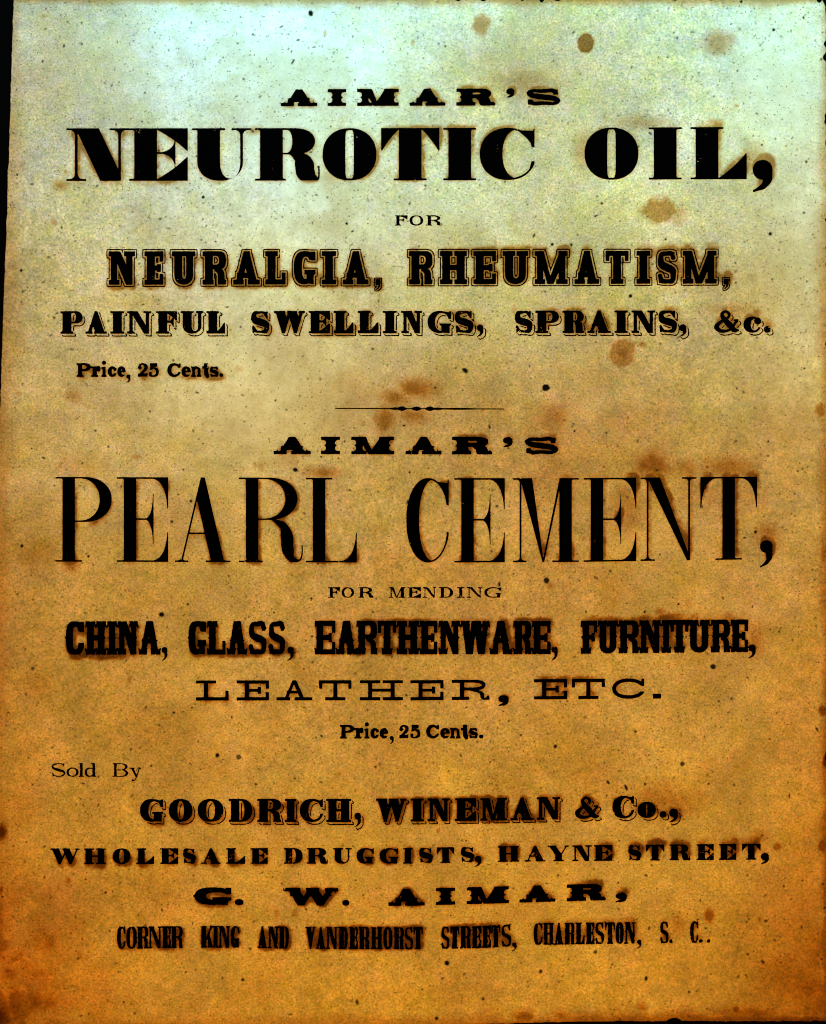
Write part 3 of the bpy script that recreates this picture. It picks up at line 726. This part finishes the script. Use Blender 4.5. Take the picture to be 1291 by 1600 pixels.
# foxed, handled edges
edge_l = np.interp(YY[:, 0], (0, 200, 330, 440, 560, 690, 900, 1620), (22.5, 16.5, 12, 8, 3.5, 0, -5, -14))[:, None]
edge_b = np.interp(XX[0], (-10, 700, 800, 900, 1040, 1300), (1600, 1600, 1598, 1595, 1594, 1594.5))[None, :]
nb = fbm(PH, PW, 45, 41) * 1.3
e = np.maximum(1 - smooth(XX - edge_l, 0, 46 * nb + 3), 0) * .38
e = np.maximum(e, (1 - smooth(1292 - XX, 0, 30 * nb + 2)) * np.interp(YY, (0, 200, 700, 1600), (.45, .5, .5, .75)))
e = np.maximum(e, (1 - smooth(edge_b - YY, 0, 34 * nb + 2)) * np.interp(XX, (0, 300, 750, 1291), (.5, .35, .5, .9)))
e = np.maximum(e, (1 - smooth(YY, 0, 22 * nb + 2)) * .55)
e = np.maximum(e, (1 - smooth(np.hypot(XX - 0, (YY - 1600) * .7), 0, 260)) * 1.2 * nb)
e = np.maximum(e, (1 - smooth(np.hypot(XX - 1291, (YY - 1600) * .6), 0, 210)) * .9 * (nb * .5 + .35))
e = np.maximum(e, (1 - smooth(XX - edge_l, 0, 130)) * np.interp(YY, (700, 1000, 1600), (0, .16, .30)) * nb)
e = np.maximum(e, (1 - smooth(1292 - XX, 0, 110)) * np.interp(YY, (600, 1000, 1600), (0, .16, .28)) * nb)
e = np.maximum(e, (1 - smooth(np.hypot((XX - 40) * .7, YY), 0, 330)) * .26 * nb)
stain = np.maximum(stain, e)
# mottled toning of the whole sheet, with pools of light painted in
tone = fbm(PH, PW, 150, 51, 5)
fox = smooth(fbm(PH, PW, 60, 61, 4), .55, .80)
light_pool = np.exp(-(((XX - 430) / 260) ** 2 + ((YY - 75) / 95) ** 2)) * 1.0 + np.exp(-(((XX - 1215) / 95) ** 2 + ((YY - 130) / 190) ** 2)) * .9  # pools of window light put into the paper colour

def lobe(x, y, rx, ry, a): return a * np.exp(-(((XX - x) / rx) ** 2 + ((YY - y) / ry) ** 2))
light_pool += lobe(1240, 440, 80, 240, .9) + lobe(450, 330, 190, 190, 1.0) + lobe(400, 620, 190, 130, .9) + lobe(640, 350, 300, 40, .3) + lobe(1200, 620, 90, 70, .4)
light_pool = np.minimum(light_pool, 1)
light_pool += lobe(420, 90, 230, 130, .4)
light_pool *= smooth(fbm(PH, PW, 120, 81, 4), .15, .60) * .5 + .5
tone = tone + lobe(760, 110, 240, 120, .16) + lobe(100, 90, 120, 170, .22) + lobe(660, 610, 200, 70, .20) + lobe(980, 760, 120, 90, .15) - lobe(200, 760, 220, 70, .12) - lobe(1200, 560, 120, 140, .15)  # lobes: stained zones, plus uneven light painted into the toning
speck = np.zeros((PH, PW), np.float32)          # dirt and ink specks
sq = np.random.default_rng(404)
for k in range(46):                                                # small brown fox marks
    spot(sq.uniform(20, 1270), sq.uniform(20, 1580), 2.5 + sq.random() ** 2 * 6, 2.5 + sq.random() ** 2 * 6, sq.uniform(.18, .5), .5)
for k in range(30):                                                # large faint clouds
    spot(sq.uniform(0, 1291), sq.uniform(350, 1600), sq.uniform(25, 80), sq.uniform(16, 50), sq.uniform(.06, .17), .95, w=1.2)
sr = np.random.default_rng(99)
def dot(x, y, r, a, el=1.0, ang=0.0):
    r += .18; a = min(1, a * 1.15); R = int(r * max(1, el)) + 3
    xa, ya = int(x + PO), int(y + PO)
    if xa - R < 0 or ya - R < 0 or xa + R >= PW or ya + R >= PH: return
    dx = XX[ya - R:ya + R, xa - R:xa + R] - x; dy = YY[ya - R:ya + R, xa - R:xa + R] - y
    u = dx * math.cos(ang) + dy * math.sin(ang); v = -dx * math.sin(ang) + dy * math.cos(ang)
    d = np.hypot(u / el, v) + wob[ya - R:ya + R, xa - R:xa + R] * r * .9
    s = speck[ya - R:ya + R, xa - R:xa + R]
    np.maximum(s, a * (1 - smooth(d, r - .55, r + .55)), out=s)
for s in [(486, 22, 3.4, 1, 1.3, 1.4), (458, 98, 1.3, 1, 2.6, -.9), (440, 43, .9, .8, 3, -.5), (853, 607, 5.5, .9), (727, 579, 3.2, 1, 1.5, .6), (985, 463, 3, 1), (863, 382, 2.4, 1), (893, 383, 2, 1), (542, 350, 2, 1),
          (486, 190, 1.5, 1), (223, 191, 1.6, 1), (318, 309, 2.2, 1), (940, 318, 2, 1), (68, 97, 2, 1), (101, 73, 1.6, 1, 1.8, 1.5), (129, 70, 1.5, 1), (73, 15, 1.6, 1), (1209, 47, 2.2, 1), (1152, 111, 1.5, 1), (1190, 227, 1.6, 1),
          (462, 734, 3.2, 1), (640, 738, 1.6, 1), (269, 815, 2.4, .8), (299, 783, 2, 1), (139, 869, 2, 1), (253, 960, 3.6, 1), (854, 907, 4.4, .85), (1060, 944, 2, .9), (1114, 1041, 4, .85), (487, 935, 1.5, .9), (294, 944, 1.4, 1),
          (488, 994, 1.8, .9), (340, 1180, 3, .9), (374, 1183, 4, .75), (237, 1196, 1.8, 1), (780, 913, 1.5, 1, 2, 1.5), (1066, 1193, 3.6, .8), (868, 1166, 3, .85), (993, 1143, 1.6, 1), (950, 1222, 1.6, 1, 2, 1), (978, 1230, 2, 1, 2.6, 1.2),
          (1008, 1225, 2, .9), (698, 1504, 3.8, 1), (845, 1517, 2.6, .8), (558, 1565, 1.8, .8, 2, 1.3), (755, 1560, 2, 1, 1.4, 1.3), (682, 1590, 2.4, 1), (660, 1545, 1.3, .8), (930, 1487, 3, .75), (1009, 1528, 2.4, 1, 1.5, 1.6), (380, 1530, 2.6, .9),
          (172, 1454, 1.5, .9), (123, 1497, 1.4, .9), (291, 1518, 1.5, .8), (1168, 1490, 1.6, .8), (1191, 1502, 1.8, .9, 2, .9), (1196, 1438, 1.6, .8, 1.6), (1166, 1440, 1.5, .8), (1224, 1384, 2, .85, 1.4, 1.5), (1276, 1139, 1.4, .9, 2.4, 1), (1233, 1243, 1.2, .8, 3, 1.6),
          (1180, 831, 2.6, .85), (1246, 736, 1.7, 1), (765, 667, 1.6, 1, 2, 1.2), (680, 606, 1.2, 1), (52, 1044, 2.6, .7), (28, 928, 1.4, .9, 1.8), (35, 853, 2, .9), (120, 1485, 1.2, .8), (5, 1400, 1.6, .9), (590, 1500, 1, .7), (1203, 366, 2.6, 1), (1040, 374, 2, .9),
          (1150, 2, 9, .62, 1.1), (1158, 3, 2, 1), (34, 423, 2, .9), (170, 502, 1.5, .8), (36, 600, 1.4, 1), (50, 701, 1.5, .9), (170, 698, 1.4, .8), (150, 673, 1.2, 1), (235, 643, 1.6, 1), (1256, 576, 1.5, .8), (1200, 690, 1.4, .9), (1163, 840, 1.4, .9)]:
    dot(*s)
for k in range(3400):
    r = .45 + sr.random() ** 3 * 1.05
    dot(sr.uniform(5, 1288), sr.uniform(2, 1592), r, sr.uniform(.35, .95), 1 + sr.random() ** 2 * 1.2, sr.uniform(0, 3.1))
cl = smooth(fbm(PH, PW, 70, 71, 3), .55, .75)
for k in range(3600):                                              # clustered specks in the foxed patches
    x, y = sr.uniform(5, 1286), sr.uniform(2, 1592)
    if sr.random() < cl[int(y) + PO, int(x) + PO]: dot(x, y, .45 + sr.random() ** 3 * 1.0, sr.uniform(.3, .85))

# ------------------------------------------------------------------ materials
def mat(name):
    m = bpy.data.materials.new(name); m.use_nodes = True
    nt = m.node_tree; b = nt.nodes['Principled BSDF']
    return m, nt, b
def node(nt, t, **kw):
    n = nt.nodes.new(t)
    for k, v in kw.items(): setattr(n, k, v)
    return n
def mixc(nt, fac, a, b, blend='MIX'):
    n = node(nt, 'ShaderNodeMix', data_type='RGBA', blend_type=blend)
    n.clamp_factor = True
    for s, v in (('Factor_Float', fac), ('A_Color', a), ('B_Color', b)):
        i = next(q for q in n.inputs if q.identifier == s)
        if hasattr(v, 'is_output'): nt.links.new(v, i)
        else: i.default_value = v if s == 'Factor_Float' else (*v, 1)
    return next(q for q in n.outputs if q.identifier == 'Result_Color')
def mapr(nt, v, a, b, c, d):
    n = node(nt, 'ShaderNodeMapRange'); nt.links.new(v, n.inputs[0])
    for i, q in enumerate((a, b, c, d)): n.inputs[i + 1].default_value = q
    return n.outputs[0]

m_paper, nt, b = mat('aged_paper')
geo = node(nt, 'ShaderNodeTexCoord').outputs['Object']
def nz(scale, detail=3, rough=.6):
    n = node(nt, 'ShaderNodeTexNoise'); n.inputs['Scale'].default_value = scale; n.inputs['Detail'].default_value = detail; n.inputs['Roughness'].default_value = rough
    nt.links.new(geo, n.inputs['Vector']); return n
at1 = node(nt, 'ShaderNodeVertexColor', layer_name='soak'); sep = node(nt, 'ShaderNodeSeparateColor'); nt.links.new(at1.outputs['Color'], sep.inputs[0])
at2 = node(nt, 'ShaderNodeVertexColor', layer_name='wear'); sep2 = node(nt, 'ShaderNodeSeparateColor'); nt.links.new(at2.outputs['Color'], sep2.inputs[0])  # paper tones, with light pools and dim zones painted into the colour
PAPER = (0.66, 0.55, 0.36)
col = mixc(nt, sep2.outputs[0], PAPER, (0.80, 0.74, 0.58))                 # light pools painted as paler paper
col = mixc(nt, mapr(nt, sep2.outputs[1], .35, .68, 0, .55), col, (0.50, 0.37, 0.185))   # broad toning with uneven light painted in
col = mixc(nt, 1.0, col, mixc(nt, sep2.outputs[2], (1, 1, 1), (.84, .54, .33)), 'MULTIPLY')   # brown regions, with dimmer light painted in
n1 = nz(260, 4, .7)
col = mixc(nt, mapr(nt, n1.outputs['Fac'], .40, .66, 0, .42), col, (0.45, 0.36, 0.18))
def vm(op, x, y):
    n = node(nt, 'ShaderNodeVectorMath', operation=op)
    for i, q in enumerate((x, y)):
        if hasattr(q, 'is_output'): nt.links.new(q, n.inputs[i])
        else: n.inputs[i].default_value = q
    return n.outputs[0]
# fibre and pulp grain: small flecks that differ in lightness and in hue
def grain(scale, detail, rough, lum, chroma):
    n = nz(scale, detail, rough)
    L_ = mapr(nt, n.outputs['Fac'], .25, .75, 1 - lum, 1 + lum)
    C_ = vm('ADD', vm('MULTIPLY', vm('SUBTRACT', n.outputs['Color'], (.5, .5, .5)), chroma), (1, 1, 1))
    return vm('MULTIPLY', C_, L_)
gr = vm('MULTIPLY', vm('MULTIPLY', grain(1700, 3, .65, .40, (.40, .40, 1.3)), grain(560, 2, .6, .10, (.24, .24, .8))), vm('MULTIPLY', grain(190, 3, .6, .11, (.14, .16, .8)), grain(50, 4, .6, .22, (.12, .18, .9))))
quiet = mapr(nt, sep2.outputs[0], 0, 1, 0, .78)
col = mixc(nt, 1.0, col, mixc(nt, quiet, gr, (1, 1, 1)), 'MULTIPLY')
n3 = nz(1500, 1, .5)
col = mixc(nt, mapr(nt, n3.outputs['Fac'], .665, .73, 0, .75), col, (0.16, 0.105, 0.04))   # dark flecks in the pulp
mx = node(nt, 'ShaderNodeMath', operation='MAXIMUM'); nt.links.new(sep.outputs[0], mx.inputs[0]); nt.links.new(sep.outputs[1], mx.inputs[1])
st1 = mapr(nt, mx.outputs[0], 0, .6, 0, 1); st2 = mapr(nt, mx.outputs[0], .46, 1.0, 0, 1)
col = mixc(nt, 1.0, col, mixc(nt, st1, (1, 1, 1), (.70, .43, .17)), 'MULTIPLY')      # oil halo and tea-coloured stains
col = mixc(nt, 1.0, col, mixc(nt, st2, (1, 1, 1), (.22, .15, .10)), 'MULTIPLY')       # their dark hearts
col = mixc(nt, sep.outputs[2], col, (0.006, 0.004, 0.003))                   # specks
nt.links.new(col, b.inputs['Base Color'])
b.inputs['Roughness'].default_value = .95
b.inputs['Specular IOR Level'].default_value = 0.03
bump = node(nt, 'ShaderNodeBump'); bump.inputs['Strength'].default_value = .25; bump.inputs['Distance'].default_value = .0001
nt.links.new(nz(900, 4, .7).outputs['Fac'], bump.inputs['Height']); nt.links.new(bump.outputs[0], b.inputs['Normal'])

m_ink, nt, b = mat('printing_ink')
geo = node(nt, 'ShaderNodeTexCoord').outputs['Object']
col = mixc(nt, mapr(nt, nz(1200, 3).outputs['Fac'], .5, .8, 0, 1), (0.0003, 0.0003, 0.0003), (0.0012, 0.0009, 0.0006))
nt.links.new(col, b.inputs['Base Color']); b.inputs['Roughness'].default_value = 1; b.inputs['Specular IOR Level'].default_value = 0

m_table, nt, b = mat('black_table')
geo = node(nt, 'ShaderNodeTexCoord').outputs['Object']
col = mixc(nt, nz(60, 4).outputs['Fac'], (0.0008, 0.0007, 0.0006), (0.002, 0.0017, 0.0014))
nt.links.new(col, b.inputs['Base Color']); b.inputs['Roughness'].default_value = 1; b.inputs['Specular IOR Level'].default_value = 0

# ------------------------------------------------------------------ mesh building
def new_obj(name, me, m, parent=None):
    o = bpy.data.objects.new(name, me); sc.collection.objects.link(o)
    if m: me.materials.append(m)
    if parent: o.parent = parent
    return o
def mesh_from(name, V, loops, starts, totals):
    me = bpy.data.meshes.new(name)
    me.vertices.add(len(V)); me.vertices.foreach_set('co', np.ascontiguousarray(V, np.float32).ravel())
    me.loops.add(len(loops)); me.loops.foreach_set('vertex_index', np.ascontiguousarray(loops, np.int32))
    me.polygons.add(len(starts)); me.polygons.foreach_set('loop_start', np.ascontiguousarray(starts, np.int32))
    me.polygons.foreach_set('loop_total', np.ascontiguousarray(totals, np.int32))
    me.update(calc_edges=True); me.validate()
    return me

# table top
tv = np.array([(-.6, -.6, 0), (.6, -.6, 0), (.6, .6, 0), (-.6, .6, 0), (-.6, -.6, -.03), (.6, -.6, -.03), (.6, .6, -.03), (-.6, .6, -.03)], float)
tf = [(0, 1, 2, 3), (7, 6, 5, 4), (0, 4, 5, 1), (1, 5, 6, 2), (2, 6, 7, 3), (3, 7, 4, 0)]
table = new_obj('tabletop', mesh_from('tabletop', tv, np.array(tf).ravel(), np.arange(6) * 4, np.full(6, 4)), m_table)
table['kind'] = 'structure'; table['label'] = 'plain black table surface the old printed sheet lies on'; table['category'] = 'table'

# the sheet
NU, NV = 1040, 1290
u = np.linspace(0, 1, NU); v = np.linspace(0, 1, NV)
er = np.random.default_rng(5)
def edge_noise(n, s, amp, seed):
    r = np.random.default_rng(seed); k = int(n / s) + 2
    return np.interp(np.arange(n) / s, np.arange(k), r.normal(0, amp, k))
def nicks(n, L, lst):
    q = np.zeros(n); x = np.linspace(0, L, n)
    for c, wd, dp in lst: q += dp * np.clip(1 - ((x - c) / wd) ** 2, 0, 1)
    return q
ys = v * 1600
left = np.interp(ys, (0, 90, 200, 330, 440, 560, 690, 900, 1600), (22.5, 19.5, 16.5, 12, 8, 3.5, 0, -5, -14)) + edge_noise(NV, 9, .35, 1) + edge_noise(NV, 2.5, .22, 2)
right = np.interp(ys, (0, 12, 300, 1600), (1284.0, 1290.2, 1290.4, 1291.5)) + edge_noise(NV, 12, .35, 3) + edge_noise(NV, 3, .25, 4) \
    - nicks(NV, 1600, [(69, 6, 3), (90, 7, 4.2), (133, 4, 1.6), (182, 6, 2.2), (191, 5, 2.6), (225, 6, 1.4), (345, 3, 2), (389, 4, 2.2), (415, 4, 1.5), (540, 3, 1.5), (865, 4, 1.5), (1188, 12, 2.6)])
xs = u * 1291
top = -1.0 + edge_noise(NU, 5, .8, 6) + edge_noise(NU, 2, .4, 7) + nicks(NU, 1291, [(568, 3, 3), (655, 4, 3), (710, 5, 3), (750, 6, 4), (812, 3, 4), (842, 5, 4.5), (868, 6, 3), (900, 4, 2), (470, 3, 2), (45, 5, 2), (1286, 5, 5)])
bot = np.interp(xs, (0, 180, 330, 700, 800, 900, 1040, 1291), (1602, 1599.4, 1599.6, 1600.2, 1598, 1595.2, 1594.2, 1594.4)) + edge_noise(NU, 6, .25, 8) + edge_noise(NU, 2, .18, 9) \
    - nicks(NU, 1291, [(1055, 12, 5), (970, 8, 1.2), (1272, 6, 1.6), (80, 10, 1.5), (4, 8, 4)])
U, Vg = np.meshgrid(u, v)
px = left[:, None] * (1 - U) + right[:, None] * U
py = top[None, :] * (1 - Vg) + bot[None, :] * Vg
pz = sheet_z(px, py)
P3 = np.stack([WX(px), WY(py), pz], -1).reshape(-1, 3)
idx = np.arange(NU * NV).reshape(NV, NU)
quads = np.stack([idx[1:, :-1], idx[1:, 1:], idx[:-1, 1:], idx[:-1, :-1]], -1).reshape(-1, 4)
rimi = np.concatenate([idx[0, :], idx[1:, -1], idx[-1, -2::-1], idx[-2:0:-1, 0]])
low = P3[rimi].copy(); low[:, 2] -= 0.00022
nb0 = len(P3); k = len(rimi)
li = nb0 + np.arange(k)
sk = np.stack([rimi, np.roll(rimi, -1), np.roll(li, -1), li], -1)
V = np.vstack([P3, low])
loops = np.concatenate([quads.ravel(), sk.ravel()])
tot = np.concatenate([np.full(len(quads), 4), np.full(len(sk), 4)])
st_ = np.concatenate([[0], np.cumsum(tot)[:-1]])
me = mesh_from('handbill', V, loops, st_, tot)
sheet = new_obj('handbill', me, m_paper)
sheet['label'] = 'foxed old printed handbill on yellowed paper with black advertising type'
sheet['category'] = 'handbill'
fx = np.clip(px + PO, 0, PW - 1.01); fy = np.clip(py + PO, 0, PH - 1.01)
def samp(a):
    x0 = fx.astype(int); y0 = fy.astype(int); tx = fx - x0; ty = fy - y0
    x1 = np.minimum(x0 + 1, PW - 1); y1 = np.minimum(y0 + 1, PH - 1)
    return ((a[y0, x0] * (1 - tx) + a[y0, x1] * tx) * (1 - ty) + (a[y1, x0] * (1 - tx) + a[y1, x1] * tx) * ty).ravel()
def attr(name, r, g, bl):
    a = me.color_attributes.new(name, 'FLOAT_COLOR', 'POINT')
    d = np.zeros((len(V), 4), np.float32); d[:, 3] = 1
    for i, q in enumerate((r, g, bl)):
        s = samp(q); d[:nb0, i] = s; d[nb0:nb0 + k, i] = s[rimi]
    a.data.foreach_set('color', d.ravel())
attr('soak', halo, stain, speck)
brown = lobe(840, 110, 190, 130, .62) + lobe(110, 110, 120, 160, .30) + lobe(660, 600, 150, 60, .35) + lobe(860, 690, 250, 110, .62) + lobe(980, 540, 190, 60, .22) \
    + lobe(600, 905, 220, 90, .40) + lobe(1010, 900, 330, 200, .34) + lobe(30, 1530, 140, 250, .5) + lobe(1290, 1460, 120, 330, .5) + lobe(0, 1150, 60, 330, .3) + lobe(700, 1000, 900, 160, .12)
brown *= fbm(PH, PW, 110, 87, 5) * 1.3 + .35  # brown patches, and dimmer light between the pools put into the colour
attr('wear', np.clip(light_pool, 0, 1), np.clip(tone + fox * .25, 0, 1), np.clip(brown, 0, 1))

# printed lines: one mesh per line of type, a film of ink on the sheet
INK_Z = 0.00005
for L in LN:
    parts = contour(L.F)
    vv, lp, tt = [], [], []; base = 0
    for A in parts:
        n_, q_ = A.shape[:2]
        vv.append(A.reshape(-1, 2)); lp.append(base + np.arange(n_ * q_)); tt.append(np.full(n_, q_)); base += n_ * q_
    Q = np.vstack(vv).astype(float)
    x, y = line_to_page(L, Q[:, 0], Q[:, 1])
    tot = np.concatenate(tt)
    o = new_obj('printed_line', mesh_from('printed_line', np.stack([WX(x), WY(y), sheet_z(x, y) + INK_Z], -1), np.concatenate(lp), np.concatenate([[0], np.cumsum(tot)[:-1]]), tot), m_ink, sheet)
    o['label'] = L.label

# swelled dash between the two advertisements
def strip(xa, xb, f, nseg):
    x = np.linspace(xa, xb, nseg); h = np.array([f(q) for q in x])
    yc = 638.2 + (x - 520) * .0035
    x2 = np.concatenate([x, x]); y2 = np.concatenate([yc - h, yc + h])
    i = np.arange(nseg - 1)
    return np.stack([WX(x2), WY(y2), sheet_z(x2, y2) + INK_Z], -1), np.stack([i + nseg, i + 1 + nseg, i + 1, i], -1)
def lozenge(x, c, a, w): return a * max(0.0, 1 - (abs(x - c) / w) ** 1.6)
rr = np.random.default_rng(3)
def rule_h(x):
    h = .08 + .5 * min(1, max(0, (x - 515) / 110))
    if x < 600 and rr.random() < .25 * (600 - x) / 85: h *= .2
    h = max(h, lozenge(x, 628, 3.6, 9), lozenge(x, 618, 2.0, 14), lozenge(x, 651, 3.4, 9.5), lozenge(x, 672, 3.6, 9), lozenge(x, 684, 2.0, 14), .8 + lozenge(x, 716, .8, 30))
    return h * (1 + rr.uniform(-.12, .12))
sv, sf = strip(524, 788, rule_h, 420)
o = new_obj('ornamental_rule', mesh_from('ornamental_rule', sv, sf.ravel(), np.arange(len(sf)) * 4, np.full(len(sf), 4)), m_ink, sheet)
o['label'] = 'thin ornamental rule with three swelled beads dividing the two advertisements'
